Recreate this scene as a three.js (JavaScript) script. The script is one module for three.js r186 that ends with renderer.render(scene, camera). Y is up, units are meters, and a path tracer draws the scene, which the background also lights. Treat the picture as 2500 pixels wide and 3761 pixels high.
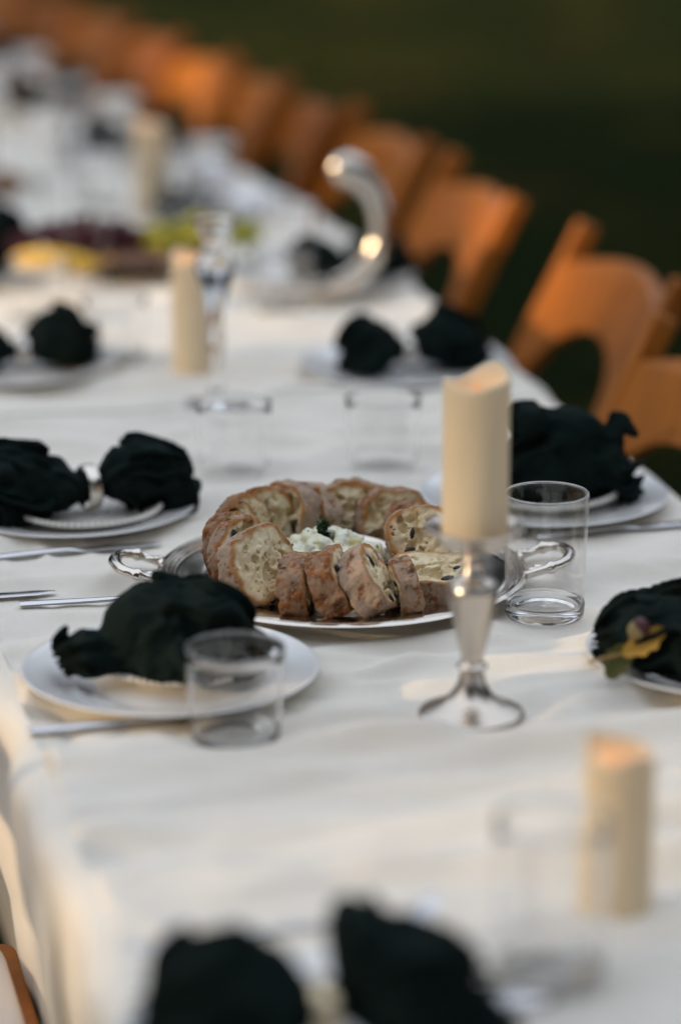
import * as THREE from 'three';
import { mergeGeometries, mergeVertices } from 'three/addons/utils/BufferGeometryUtils.js';
import { RoundedBoxGeometry } from 'three/addons/geometries/RoundedBoxGeometry.js';
import { createNoise2D, createNoise3D } from 'simplex-noise';

// ------------------------------------------------------------------ camera, sky, sun, exposure
const scene = new THREE.Scene();
const W = 680, H = 1024, RAD = Math.PI / 180;
const YAW = 13 * RAD, PITCH = 16.168 * RAD;                    // turned right of the table's axis, tilted down
const camera = new THREE.PerspectiveCamera(19.129, W / H, 0.1, 400);
camera.position.set(0, 1.667, 0);
camera.rotation.order = 'YXZ';
camera.rotation.set(-PITCH, -YAW, 0);
camera.focus = 2.95; camera.userData.fStop = 1.5;
camera.updateMatrixWorld();

const renderer = new THREE.WebGLRenderer({ antialias: true });
renderer.setSize(W, H);
renderer.toneMapping = THREE.LinearToneMapping;
renderer.toneMappingExposure = 1.0;
renderer.shadowMap.enabled = true;

const SUN_DIR = new THREE.Vector3(-1, 0.23, 0.16).normalize();
{ // an even evening sky: soft blue-grey, brighter and warmer towards the low sun
  const w = 256, h = 128, d = new Float32Array(w * h * 4), v = new THREE.Vector3();
  for (let j = 0; j < h; j++) for (let i = 0; i < w; i++) {
    const el = ((j + 0.5) / h - 0.5) * Math.PI, az = ((i + 0.5) / w - 0.5) * 2 * Math.PI;
    v.set(Math.cos(el) * Math.cos(az), Math.sin(el), Math.cos(el) * Math.sin(az));
    const s = Math.max(0, v.dot(SUN_DIR)), up = Math.max(0, v.y);
    const glow = Math.pow(s, 5) * 0.5;
    const k = 0.62 + 0.76 * Math.pow(up, 0.6);
    const q = (j * w + i) * 4;
    d[q] = 0.78 * k + glow * 1.0; d[q + 1] = 0.86 * k + glow * 0.78; d[q + 2] = 0.99 * k + glow * 0.5; d[q + 3] = 1;
  }
  const t = new THREE.DataTexture(d, w, h, THREE.RGBAFormat, THREE.FloatType);
  t.mapping = THREE.EquirectangularReflectionMapping; t.magFilter = THREE.LinearFilter; t.needsUpdate = true;
  scene.background = t; scene.environment = t;
}
const sun = new THREE.DirectionalLight(new THREE.Color(1, 0.73, 0.44), 5);
sun.position.copy(SUN_DIR).multiplyScalar(30).add(new THREE.Vector3(1, 0, -4));
sun.target.position.set(1, 0, -4);
sun.castShadow = true; sun.shadow.radius = 3;
Object.assign(sun.shadow.camera, { left: -14, right: 14, top: 10, bottom: -10, near: 1, far: 80 });
sun.shadow.mapSize.set(2048, 2048);
scene.add(sun, sun.target);

// ------------------------------------------------------------------ helpers
function rng(seed) { let a = seed >>> 0; return () => { a = (a + 0x6D2B79F5) | 0; let t = Math.imul(a ^ (a >>> 15), 1 | a); t = (t + Math.imul(t ^ (t >>> 7), 61 | t)) ^ t; return ((t ^ (t >>> 14)) >>> 0) / 4294967296; }; }
const n2 = createNoise2D(rng(11)), n3 = createNoise3D(rng(12));
const fbm3 = (x, y, z, o = 3) => { let s = 0, a = 0.5; for (let i = 0; i < o; i++) { s += a * n3(x, y, z); x *= 2.03; y *= 2.03; z *= 2.03; a *= 0.5; } return s; };
const fbm2 = (x, y, o = 3) => { let s = 0, a = 0.5; for (let i = 0; i < o; i++) { s += a * n2(x, y); x *= 2.03; y *= 2.03; a *= 0.5; } return s; };
const clamp = (x, a = 0, b = 1) => Math.min(b, Math.max(a, x));
const smooth = (a, b, x) => { const t = clamp((x - a) / (b - a)); return t * t * (3 - 2 * t); };
const lerp = (a, b, t) => a + (b - a) * t;
const mixc = (a, b, t) => [lerp(a[0], b[0], t), lerp(a[1], b[1], t), lerp(a[2], b[2], t)];
const smin = (a, b, k) => { const h = Math.max(k - Math.abs(a - b), 0) / k; return Math.min(a, b) - h * h * k * 0.25; };
const smax = (a, b, k) => -smin(-a, -b, k);
const used = {};
function numbered(name) { const k = used[name] = (used[name] ?? -1) + 1; return k ? name + '_' + String(k).padStart(3, '0') : name; }
function tag(o, label, category, group) { o.userData.label = label; if (category) o.userData.category = category; if (group) o.userData.group = group; return o; }
function thing(name, label, category, pos = [0, 0, 0], turn = 0, group) {
  const o = new THREE.Group(); o.name = numbered(name); o.position.set(...pos); o.rotation.y = turn; scene.add(o);
  return tag(o, label, category, group);
}
function part(name, geo, mat, parent) {
  const m = new THREE.Mesh(geo, mat); m.name = name; m.castShadow = m.receiveShadow = true; parent.add(m); return m;
}
function single(name, geo, mat, label, category, pos = [0, 0, 0], group) {
  const m = new THREE.Mesh(geo, mat); m.name = numbered(name); m.castShadow = m.receiveShadow = true; m.position.set(...pos); scene.add(m);
  return tag(m, label, category, group);
}
function struct(name, geo, mat) { const m = new THREE.Mesh(geo, mat); m.name = numbered(name); m.castShadow = m.receiveShadow = true; m.userData.kind = 'structure'; scene.add(m); return m; }
function copy(o, label, pos, turn, group) {
  const c = o.clone(); c.name = numbered(o.name.replace(/_\d{3}$/, '')); scene.add(c); c.userData = { ...o.userData, label };
  if (group) c.userData.group = group;
  if (pos) c.position.set(...pos);
  if (turn !== undefined) c.rotation.y = turn;
  return c;
}
const lathe = (pts, seg = 64) => new THREE.LatheGeometry(pts.map(([r, y]) => new THREE.Vector2(r, y)), seg);
function dense(pts, per = 6) { // a smooth profile through the points
  const c = new THREE.CatmullRomCurve3(pts.map(([r, y]) => new THREE.Vector3(r, y, 0)), false, 'centripetal');
  return c.getPoints(per * (pts.length - 1)).map((p) => [Math.max(p.x, 0), p.y]);
}
// a tube along points whose radius (two half widths) changes; rad(t) -> [across, along up]
function sweep(points, rad, seg = 40, round = 16, upv = new THREE.Vector3(0, 1, 0), closed = false) {
  const c = new THREE.CatmullRomCurve3(points.map((p) => new THREE.Vector3(...p)), closed, 'centripetal');
  const pos = [], idx = [], uv = [], T = new THREE.Vector3(), N = new THREE.Vector3(), B = new THREE.Vector3();
  for (let i = 0; i <= seg; i++) {
    const t = i / seg, p = c.getPointAt(Math.min(t, 0.99999)); c.getTangentAt(Math.min(t, 0.99999), T);
    B.crossVectors(T, upv).normalize(); N.crossVectors(B, T).normalize();
    const [ra, rb] = rad(t);
    for (let j = 0; j <= round; j++) {
      const a = (j / round) * 2 * Math.PI, x = Math.cos(a) * ra, y = Math.sin(a) * rb;
      pos.push(p.x + B.x * x + N.x * y, p.y + B.y * x + N.y * y, p.z + B.z * x + N.z * y); uv.push(t, j / round);
    }
  }
  for (let i = 0; i < seg; i++) for (let j = 0; j < round; j++) { const a = i * (round + 1) + j, b = a + round + 1; idx.push(a, a + 1, b, b, a + 1, b + 1); }
  const g = new THREE.BufferGeometry(); g.setAttribute('position', new THREE.Float32BufferAttribute(pos, 3)); g.setAttribute('uv', new THREE.Float32BufferAttribute(uv, 2)); g.setIndex(idx);
  if (!closed) { // end caps
    const cap = (i, flip) => { const base = i * (round + 1), p = c.getPointAt(i ? 0.99999 : 0), k = pos.length / 3; pos.push(p.x, p.y, p.z); uv.push(0, 0); for (let j = 0; j < round; j++) flip ? idx.push(k, base + j + 1, base + j) : idx.push(k, base + j, base + j + 1); };
    cap(0, true); cap(seg, false);
    g.setAttribute('position', new THREE.Float32BufferAttribute(pos, 3)); g.setAttribute('uv', new THREE.Float32BufferAttribute(uv, 2)); g.setIndex(idx);
  }
  g.computeVertexNormals(); return g;
}
// naive surface nets: the zero surface of f on a grid
function nets(f, lo, hi, cell) {
  const n = [0, 1, 2].map((k) => Math.ceil((hi[k] - lo[k]) / cell) + 1), [nx, ny, nz] = n;
  const v = new Float32Array(nx * ny * nz), at = (i, j, k) => i + nx * (j + ny * k);
  for (let k = 0; k < nz; k++) for (let j = 0; j < ny; j++) for (let i = 0; i < nx; i++) v[at(i, j, k)] = f(lo[0] + i * cell, lo[1] + j * cell, lo[2] + k * cell);
  const id = new Int32Array(nx * ny * nz).fill(-1), pos = [], idx = [];
  for (let k = 0; k < nz - 1; k++) for (let j = 0; j < ny - 1; j++) for (let i = 0; i < nx - 1; i++) {
    let s = 0, x = 0, y = 0, z = 0; const c = [];
    for (let m = 0; m < 8; m++) c[m] = v[at(i + (m & 1), j + ((m >> 1) & 1), k + (m >> 2))];
    let neg = 0; for (let m = 0; m < 8; m++) if (c[m] < 0) neg++;
    if (neg === 0 || neg === 8) continue;
    for (let m = 0; m < 8; m++) for (let b = 0; b < 3; b++) {
      const o = m | (1 << b); if (o === m) continue;
      if ((c[m] < 0) === (c[o] < 0)) continue;
      const t = c[m] / (c[m] - c[o]);
      x += (m & 1) + (b === 0 ? t : 0); y += ((m >> 1) & 1) + (b === 1 ? t : 0); z += (m >> 2) + (b === 2 ? t : 0); s++;
    }
    id[at(i, j, k)] = pos.length / 3; pos.push(lo[0] + (i + x / s) * cell, lo[1] + (j + y / s) * cell, lo[2] + (k + z / s) * cell);
  }
  const quad = (a, b, c, d, flip) => { if (a < 0 || b < 0 || c < 0 || d < 0) return; flip ? idx.push(a, c, b, a, d, c) : idx.push(a, b, c, a, c, d); };
  for (let k = 1; k < nz - 1; k++) for (let j = 1; j < ny - 1; j++) for (let i = 1; i < nx - 1; i++) {
    const s0 = v[at(i, j, k)] < 0;
    if (s0 !== v[at(i + 1, j, k)] < 0) quad(id[at(i, j - 1, k - 1)], id[at(i, j, k - 1)], id[at(i, j, k)], id[at(i, j - 1, k)], !s0);
    if (s0 !== v[at(i, j + 1, k)] < 0) quad(id[at(i - 1, j, k - 1)], id[at(i - 1, j, k)], id[at(i, j, k)], id[at(i, j, k - 1)], !s0);
    if (s0 !== v[at(i, j, k + 1)] < 0) quad(id[at(i - 1, j - 1, k)], id[at(i, j - 1, k)], id[at(i, j, k)], id[at(i - 1, j, k)], !s0);
  }
  const g = new THREE.BufferGeometry(); g.setAttribute('position', new THREE.Float32BufferAttribute(pos, 3)); g.setIndex(idx); g.computeVertexNormals(); return g;
}
function paint(g, fn) { // vertex colours from position and normal
  const p = g.attributes.position, nn = g.attributes.normal, c = new Float32Array(p.count * 3);
  for (let i = 0; i < p.count; i++) c.set(fn(p.getX(i), p.getY(i), p.getZ(i), nn.getX(i), nn.getY(i), nn.getZ(i)), i * 3);
  g.setAttribute('color', new THREE.BufferAttribute(c, 3)); return g;
}
function splitBy(g, test) { // two geometries of the triangles whose middle passes the test or not, sharing smooth normals
  const p = g.attributes.position, id = g.index.array, a = [], b = [];
  for (let t = 0; t < id.length; t += 3) {
    const [i, j, k] = [id[t], id[t + 1], id[t + 2]];
    const m = (w) => (p['get' + w](i) + p['get' + w](j) + p['get' + w](k)) / 3;
    (test(m('X'), m('Y'), m('Z')) ? a : b).push(i, j, k);
  }
  return [a, b].map((ix) => { const h = g.clone(); const map = new Map(), out = {}; for (const n in h.attributes) out[n] = []; const nix = ix.map((i) => { if (!map.has(i)) { map.set(i, map.size); for (const n in h.attributes) { const at = h.attributes[n]; for (let q = 0; q < at.itemSize; q++) out[n].push(at.array[i * at.itemSize + q]); } } return map.get(i); }); const r = new THREE.BufferGeometry(); for (const n in out) r.setAttribute(n, new THREE.Float32BufferAttribute(out[n], h.attributes[n].itemSize)); r.setIndex(nix); return r; });
}
function dataTex(n, fn, srgb, rep = 1) {
  const d = new Uint8Array(n * n * 4);
  for (let j = 0; j < n; j++) for (let i = 0; i < n; i++) { const c = fn(i / n, j / n); for (let k = 0; k < 3; k++) d[(j * n + i) * 4 + k] = clamp(c[k]) * 255; d[(j * n + i) * 4 + 3] = 255; }
  const t = new THREE.DataTexture(d, n, n); t.wrapS = t.wrapT = THREE.RepeatWrapping; t.magFilter = THREE.LinearFilter; if (srgb) t.colorSpace = THREE.SRGBColorSpace; t.repeat.set(rep, rep); t.needsUpdate = true; return t;
}
// tiling noise: a 4-d trick is not needed, opposite edges are blended
const tiled = (f) => (u, v) => { const a = smooth(0, 1, u), b = smooth(0, 1, v); return lerp(lerp(f(u, v), f(u - 1, v), a), lerp(f(u, v - 1), f(u - 1, v - 1), a), b); };
const std = (o) => new THREE.MeshStandardMaterial(o), phy = (o) => new THREE.MeshPhysicalMaterial(o);
const rgb = (r, g, b) => new THREE.Color().setRGB(r, g, b);

// ------------------------------------------------------------------ materials
const weave = dataTex(512, (() => { const a = tiled((u, v) => n2(u * 220, v * 7 + 3)), b = tiled((u, v) => n2(u * 7, v * 220 + 9)); return (u, v) => { const s = 0.5 + 0.22 * a(u, v) + 0.22 * b(u, v) + 0.06 * Math.sin(u * 512 * 1.57) * Math.sin(v * 512 * 1.57); return [s, s, s]; }; })());
const linenTone = dataTex(256, (() => { const a = tiled((u, v) => fbm2(u * 4, v * 4, 4)), b = tiled((u, v) => n2(u * 90, v * 5)), c = tiled((u, v) => n2(u * 5 + 40, v * 90)); return (u, v) => { const s = 0.955 + 0.03 * a(u, v) + 0.02 * b(u, v) + 0.02 * c(u, v); return [s, s * 0.995, s * 0.985]; }; })(), false);
linenTone.repeat.set(4, 4); weave.repeat.set(8, 8);
const M = {
  linen: std({ color: rgb(0.83, 0.785, 0.705), map: linenTone, roughness: 0.92, bumpMap: weave, bumpScale: 0.0005, side: THREE.DoubleSide }),
  napkin: phy({ color: rgb(0.0030, 0.0090, 0.0075), roughness: 0.9, specularIntensity: 0.3, sheen: 0.5, sheenColor: rgb(0.03, 0.085, 0.07), sheenRoughness: 0.5 }),
  china: phy({ color: rgb(0.80, 0.79, 0.77), roughness: 0.16, clearcoat: 0.5, clearcoatRoughness: 0.05 }),
  bead: phy({ color: rgb(0.78, 0.75, 0.68), roughness: 0.25 }),
  silver: std({ color: rgb(0.70, 0.645, 0.575), metalness: 1, roughness: 0.19, roughnessMap: dataTex(256, (() => { const a = tiled((u, v) => fbm2(u * 9, v * 9, 4)); return (u, v) => { const s = 0.8 + 0.4 * a(u, v); return [s, s, s]; }; })()) }),
  pewter: std({ color: rgb(0.64, 0.57, 0.495), metalness: 1, roughness: 0.26 }),
  steel: std({ color: rgb(0.62, 0.61, 0.62), metalness: 1, roughness: 0.16 }),
  gold: std({ color: rgb(0.72, 0.60, 0.40), metalness: 1, roughness: 0.25 }),
  glassWall: phy({ color: 0xffffff, transmission: 1, thickness: 0, ior: 1.5, roughness: 0.0 }),
  glass: phy({ color: 0xffffff, transmission: 1, thickness: 0.01, ior: 1.5, roughness: 0.0 }),
  wax: phy({ color: rgb(0.86, 0.735, 0.53), roughness: 1, transmission: 0.25, thickness: 0, specularIntensity: 0.3 }),
  flame: std({ color: rgb(0.9, 0.5, 0.25), emissive: rgb(1, 0.42, 0.18), emissiveIntensity: 0.25, roughness: 0.5 }),
  crust: phy({ vertexColors: true, roughness: 0.95, specularIntensity: 0.4 }),
  crumb: std({ vertexColors: true, roughness: 0.95 }),
  olive: phy({ color: rgb(0.012, 0.008, 0.012), roughness: 0.35 }),
  salad: phy({ vertexColors: true, roughness: 0.4, specularIntensity: 0.7 }),
  herb: phy({ color: rgb(0.02, 0.06, 0.012), roughness: 0.6, side: THREE.DoubleSide }),
  leafYellow: std({ color: rgb(0.55, 0.30, 0.04), roughness: 0.7, side: THREE.DoubleSide }),
  leafOlive: std({ color: rgb(0.10, 0.10, 0.02), roughness: 0.7, side: THREE.DoubleSide }),
  twig: std({ color: rgb(0.45, 0.27, 0.09), roughness: 0.8 }),
  fig: std({ color: rgb(0.34, 0.25, 0.10), roughness: 0.6 }),
  figDark: std({ color: rgb(0.07, 0.015, 0.015), roughness: 0.5 }),
  redGrape: phy({ color: rgb(0.070, 0.007, 0.015), roughness: 0.5 }),
  greenGrape: phy({ color: rgb(0.36, 0.34, 0.03), roughness: 0.5 }),
  yellowFruit: phy({ color: rgb(0.85, 0.50, 0.04), roughness: 0.45 }),
  blackWare: phy({ color: rgb(0.008, 0.010, 0.008), roughness: 0.4 }),
  board: std({ color: rgb(0.16, 0.075, 0.04), roughness: 0.6 }),
  pad: std({ color: rgb(0.62, 0.57, 0.53), roughness: 0.55 }),
  bark: std({ color: rgb(0.05, 0.035, 0.022), roughness: 0.95 }),
  leaf: std({ color: rgb(0.05, 0.075, 0.018), roughness: 0.7, side: THREE.DoubleSide }),
  paint: std({ color: rgb(0.62, 0.57, 0.48), roughness: 0.7 }),
};
{ const grain = dataTex(512, (() => { const a = tiled((u, v) => fbm2(u * 26, v * 2.2, 3)), b = tiled((u, v) => n2(u * 120, v * 3 + 5)), c = tiled((u, v) => fbm2(u * 3, v * 1.4 + 8, 2)); return (u, v) => { const k = clamp(0.5 + 0.75 * a(u, v) + 0.16 * b(u, v)), t = 1 + 0.22 * c(u, v); return [lerp(0.55, 0.33, k) * t, lerp(0.172, 0.092, k) * t, lerp(0.016, 0.007, k) * t].map((x) => Math.pow(clamp(x), 1 / 2.2)); }; })(), true);
  M.wood = phy({ map: grain, roughness: 0.42, specularIntensity: 0.5 }); }

// ------------------------------------------------------------------ lawn and trees
const TOP = 0.752;                                             // the upper face of the cloth
{ const g = new THREE.PlaneGeometry(160, 160, 320, 320); g.rotateX(-Math.PI / 2);
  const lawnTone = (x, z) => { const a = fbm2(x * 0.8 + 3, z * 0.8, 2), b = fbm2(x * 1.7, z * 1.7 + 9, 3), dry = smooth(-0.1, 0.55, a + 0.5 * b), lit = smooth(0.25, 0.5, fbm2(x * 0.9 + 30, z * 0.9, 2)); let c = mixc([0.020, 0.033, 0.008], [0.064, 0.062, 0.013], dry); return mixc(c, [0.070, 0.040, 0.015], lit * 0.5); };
  paint(g, (x, y, z) => lawnTone(x, z));
  const m = struct('lawn', g, std({ vertexColors: true, roughness: 1 }));
  // standing blades over the part of the lawn in view
  const R = rng(5), blade = []; 
  for (let k = 0; k < 7; k++) { const a = R() * 6.28, r = R() * 0.03, h = 0.035 + R() * 0.04, w = 0.003, l = (R() - 0.5) * 0.04, x = Math.cos(a) * r, z = Math.sin(a) * r, c = Math.cos(a + 1), s = Math.sin(a + 1);
    const b = new THREE.BufferGeometry(); b.setAttribute('position', new THREE.Float32BufferAttribute([x - c * w, 0, z - s * w, x + c * w, 0, z + s * w, x + l, h, z + l * 0.7], 3)); b.setAttribute('normal', new THREE.Float32BufferAttribute([-s, 0.3, c, -s, 0.3, c, -s, 0.5, c], 3)); b.setIndex([0, 1, 2]); blade.push(b); }
  const N = 110000, tuft = new THREE.InstancedMesh(mergeGeometries(blade), phy({ color: 0xffffff, roughness: 1, transmission: 0.4, thickness: 0, specularIntensity: 0.3, side: THREE.DoubleSide }), N), Q = new THREE.Object3D(), col = new THREE.Color();
  for (let k = 0; k < N; k++) { const far = Math.pow(R(), 0.7), z = -1.5 - far * 15.5, x = -0.3 + R() * (2.2 + far * 5.2); Q.position.set(x, 0, z); Q.rotation.y = R() * 6.28; Q.scale.setScalar(0.7 + R() * 0.8 + far * 1.0); Q.updateMatrix(); tuft.setMatrixAt(k, Q.matrix); const c = lawnTone(x, z), v = 0.75 + R() * 0.6; tuft.setColorAt(k, col.setRGB(c[0] * v * 1.1, c[1] * v * 1.15, c[2] * v)); }
  tuft.name = 'grass'; tuft.castShadow = tuft.receiveShadow = true; tag(tuft, 'short dark green grass of the lawn behind the chairs', 'grass'); tuft.userData.kind = 'stuff'; scene.add(tuft);
}
function treeShape(seed, leaves, rx, ry) {
  const R = rng(seed), pos = [], nor = [], idx = [], clumps = [];
  for (let k = 0; k < 46; k++) { const a = R() * 6.28, e = Math.acos(2 * R() - 1), r = Math.pow(R(), 0.45); clumps.push([Math.sin(e) * Math.cos(a) * rx * r, Math.cos(e) * ry * r, Math.sin(e) * Math.sin(a) * rx * r, 0.35 + R() * 0.5]); }
  const n = new THREE.Vector3(), u = new THREE.Vector3(), w = new THREE.Vector3();
  for (let k = 0; k < leaves; k++) {
    const c = clumps[Math.floor(R() * clumps.length)], r = c[3] * Math.pow(R(), 0.4); n.set(R() - 0.5, R() - 0.5, R() - 0.5).normalize();
    const x = c[0] + n.x * r, y = c[1] + n.y * r, z = c[2] + n.z * r; n.set(R() - 0.5, R() * 0.8, R() - 0.5).normalize(); u.set(R() - 0.5, R() - 0.5, R() - 0.5).cross(n).normalize(); w.crossVectors(n, u);
    const l = 0.06 + R() * 0.05, b = l * 0.5, k0 = pos.length / 3;
    pos.push(x - u.x * l, y - u.y * l, z - u.z * l, x + w.x * b, y + w.y * b, z + w.z * b, x + u.x * l, y + u.y * l, z + u.z * l, x - w.x * b, y - w.y * b, z - w.z * b);
    for (let q = 0; q < 4; q++) nor.push(n.x, n.y, n.z); idx.push(k0, k0 + 1, k0 + 2, k0, k0 + 2, k0 + 3);
  }
  const g = new THREE.BufferGeometry(); g.setAttribute('position', new THREE.Float32BufferAttribute(pos, 3)); g.setAttribute('normal', new THREE.Float32BufferAttribute(nor, 3)); g.setIndex(idx); return { g, clumps };
}
{ const shape = treeShape(3, 9000, 1.9, 2.5), cy = 3.0;
  const t = thing('leafy_tree', 'dense leafy tree on the lawn to the left of the long table', 'tree');
  const trunk = [sweep([[0, -0.1, 0], [0.05, 1.2, 0.03], [-0.04, 2.6, 0.02], [0.02, 4.4, -0.03]], (s) => [lerp(0.17, 0.05, s), lerp(0.17, 0.05, s)], 20, 10, new THREE.Vector3(0, 0, 1))];
  for (let k = 0; k < 14; k++) { const c = shape.clumps[k * 3]; trunk.push(sweep([[0, 1.0 + (k % 5) * 0.4, 0], [c[0] * 0.5, cy + c[1] * 0.6 - 0.2, c[2] * 0.5], [c[0], cy + c[1], c[2]]], (s) => [lerp(0.06, 0.012, s), lerp(0.06, 0.012, s)], 8, 6, new THREE.Vector3(0.3, 0.2, 1))); }
  part('trunk', mergeGeometries(trunk), M.bark, t);
  part('crown', shape.g, M.leaf, t).position.y = cy;
  t.position.set(-7.2, 0, 0.80); t.scale.set(0.85, 1, 0.85);
  const near = [[-7.0, -1.89, 1.1, 0.41, 'narrow leafy tree beside the table, second along the left row'], [-7.2, -3.85, 2.3, 0.38, 'narrow leafy tree beside the table, third along the left row'], [-7.1, -6.78, 4.1, 0.85, 'leafy tree at the far end of the left row']];
  for (const [x, z, a, k, label] of near) copy(t, label, [x, 0, z], a).scale.set(k, 1, k);
  // the wood that closes the lawn in on the other sides
  const wood = [[-8, 6.5], [-2.5, 7.5], [3, 7], [8.5, 5.5], [13.5, 1], [17, -5], [19, -11.5], [18, -18.5], [12.5, -24], [5.5, -26], [-2, -25], [-9, -23], [-14, -18], [-11, 9], [0.5, 12.5], [12, 9.5], [23, -2], [24, -15], [9, -30], [-5, -30]];
  wood.forEach(([x, z], i) => copy(t, 'tall leafy tree of the wood around the lawn', [x, 0, z], i * 1.7, 'trees of the wood around the lawn').scale.set(2.3, 2.3 + 0.5 * Math.sin(i * 2.1), 2.3));
}

// ------------------------------------------------------------------ table and cloths
const bend = (z) => (z < -4.4 ? -0.072 * Math.pow(-z - 4.4, 1.5) : 0);    // the far tables are set on a slight curve
const XL = 0.300, XR = 1.07;
// folds of the cloth: [points (x, z), height, half width]
const ridges = [
  [[[0.26, -2.393], [0.372, -2.375], [0.518, -2.36], [0.62, -2.366], [0.725, -2.385], [0.82, -2.445], [0.902, -2.49], [1.07, -2.56]], 0.010, 0.030],
  [[[0.40, -2.50], [0.479, -2.515], [0.573, -2.545], [0.692, -2.592], [0.829, -2.585], [1.07, -2.62]], 0.0075, 0.012],
  [[[0.28, -2.22], [0.5, -2.21], [0.8, -2.19], [1.07, -2.17]], 0.006, 0.035],
  [[[0.28, -2.06], [0.55, -2.09], [0.8, -2.08], [1.07, -2.03]], 0.006, 0.03],
  [[[0.28, -2.95], [0.45, -2.93], [0.6, -3.0]], 0.004, 0.014],
  [[[0.28, -2.70], [0.33, -2.69], [0.42, -2.73]], 0.005, 0.02],
  [[[0.9, -2.83], [1.0, -2.80], [1.07, -2.83]], 0.004, 0.02],
  [[[0.28, -3.52], [0.6, -3.50], [0.85, -3.45], [1.07, -3.44]], 0.006, 0.03],
  [[[0.28, -3.38], [0.6, -3.36], [0.9, -3.40], [1.07, -3.33]], 0.004, 0.03],
];
function segDist(px, pz, a, b) { const dx = b[0] - a[0], dz = b[1] - a[1], t = clamp(((px - a[0]) * dx + (pz - a[1]) * dz) / (dx * dx + dz * dz)); return Math.hypot(px - a[0] - t * dx, pz - a[1] - t * dz); }
const feet = [];                                               // where things stand the cloth lies flat
function clothHeight(x, z) {
  let h = 0.0125 * (n2(x * 0.75 + 5, z * 9.5 + x * 1.1) + 0.22 * n2(x * 1.8 + 1, z * 20 + 4 + x * 3)) + 0.0060 * (1 - 2.2 * Math.abs(n2(x * 0.9 + 70, z * 6.5 - x * 1.6))) + 0.0008 * n2(x * 12, z * 22) + 0.0020 * (1 - Math.abs(n2(x * 3.1 + 40, z * 6.3 + x * 4)) * 2.2) * smooth(0.0, 0.5, n2(x * 2 + 9, z * 2));
  for (const [pts, amp, wid] of ridges) { let d = 9; for (let i = 0; i + 1 < pts.length; i++) d = Math.min(d, segDist(x, z, pts[i], pts[i + 1])); if (d < wid * 2.2) h += 1.5 * amp * (0.8 + 0.3 * n2(x * 8 + amp * 900, z * 3)) * Math.exp(-(d * d) / (wid * wid * 0.5)); }
  let m = 1; for (const [fx, fz, r] of feet) m = Math.min(m, smooth(r - 0.004, r + 0.035, Math.hypot(x - fx, z - fz)));
  return h * m + (1 - m) * -0.0008;
}
function clothSheet(z0, z1, lift, step, dropL, seed, edgeWave = 0, hem = 0) {
  const r = 0.026, w = XR - XL, A = (r * Math.PI) / 2, us = [], zs = [];
  for (let u = -dropL; u <= w + 0.3 + 1e-6; u += Math.abs(u) < 0.03 || Math.abs(u - w) < 0.03 ? step / 3 : step) us.push(u);
  const nz = Math.ceil((z0 - z1) / step); for (let j = 0; j <= nz; j++) zs.push(j / nz);
  const pos = [], uv = [], idx = [];
  for (const jz of zs) for (const u of us) {
    let z = lerp(z0, z1, jz) + edgeWave * (1 - jz) * (1 - jz) * n2(u * 4 + seed, seed);
    let x, y, s = u < 0 ? -u : u > w ? u - w : 0, side = u < 0 ? -1 : 1;
    if (s === 0) { x = XL + u; y = TOP + lift + clothHeight(x, z) * smooth(0, 0.02, Math.min(u, w - u) + 0.012); }
    else {
      const e = (u < 0 ? XL : XR) + 0.010 * n2(z * 4.5 + 20, side) * smooth(0, 0.03, s), a = Math.min(s, A) / r, d = Math.max(0, s - A), soft = n2(z * 5 + seed, 2) * 0.006;
      x = e + side * r * Math.sin(a); y = TOP + lift - r * (1 - Math.cos(a)) - d;
      const f = smooth(0, 0.30, d) * (0.022 * Math.sin(z * 19 + 2.2 * n2(z * 2.5, seed)) + 0.014 * n2(z * 7, d * 2 + seed)) + 0.012 * Math.sin(Math.min(d, 0.2) * 15.7);
      x += side * (f - 0.20 * d + soft * smooth(0, 0.06, d));
    }
    if (hem) y += 0.007 * smooth(0.045, 0, Math.abs(z - hem)) * clamp(0.55 + 0.7 * n2(x * 2.5 + seed, 3)) * (s ? 0.4 : 1);
    pos.push(x + bend(z), y, z); uv.push(u, z);
  }
  const c = us.length; for (let j = 0; j < nz; j++) for (let i = 0; i < c - 1; i++) { const a = j * c + i, b = a + c; idx.push(a, a + 1, b, b, a + 1, b + 1); }
  const g = new THREE.BufferGeometry(); g.setAttribute('position', new THREE.Float32BufferAttribute(pos, 3)); g.setAttribute('uv', new THREE.Float32BufferAttribute(uv, 2)); g.setIndex(idx); g.computeVertexNormals(); return g;
}

// ------------------------------------------------------------------ glasses, candles, plates, cutlery
function tumblerShapes(r0, r1, h, base, wall) { // the thin wall with its rounded rim, and the thick base; r0 below, r1 at the rim
  const p = [[r0, base + 0.001]];
  for (let k = 1; k <= 8; k++) p.push([lerp(r0, r1, k / 8), lerp(base + 0.001, h - 0.002, k / 8)]);
  for (let k = 8; k >= 0; k--) p.push([lerp(r0, r1, k / 8) - wall, lerp(base + 0.001, h - 0.002, k / 8)]);
  const rim = new THREE.TorusGeometry(r1 - wall * 0.5, wall * 0.62, 10, 80).rotateX(Math.PI / 2).translate(0, h, 0);
  const b = [[0, 0.002], [r0 * 0.6, 0.0015], [r0 * 0.82, 0], [r0 * 0.93, 0.0012], [r0 * 0.985, 0.005], [r0, 0.0095], [r0, base + 0.0008], [r0 - wall, base + 0.0008], [r0 - wall * 2, base - 0.0015], [r0 * 0.82, base - 0.0035], [r0 * 0.45, base - 0.0042], [0, base - 0.0036]];
  return [lathe(p, 72), lathe(dense(b, 4), 72), rim];
}
const shortGlass = tumblerShapes(0.0395, 0.0430, 0.082, 0.009, 0.0019), tallGlass = tumblerShapes(0.0385, 0.0405, 0.124, 0.016, 0.0017);
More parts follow.
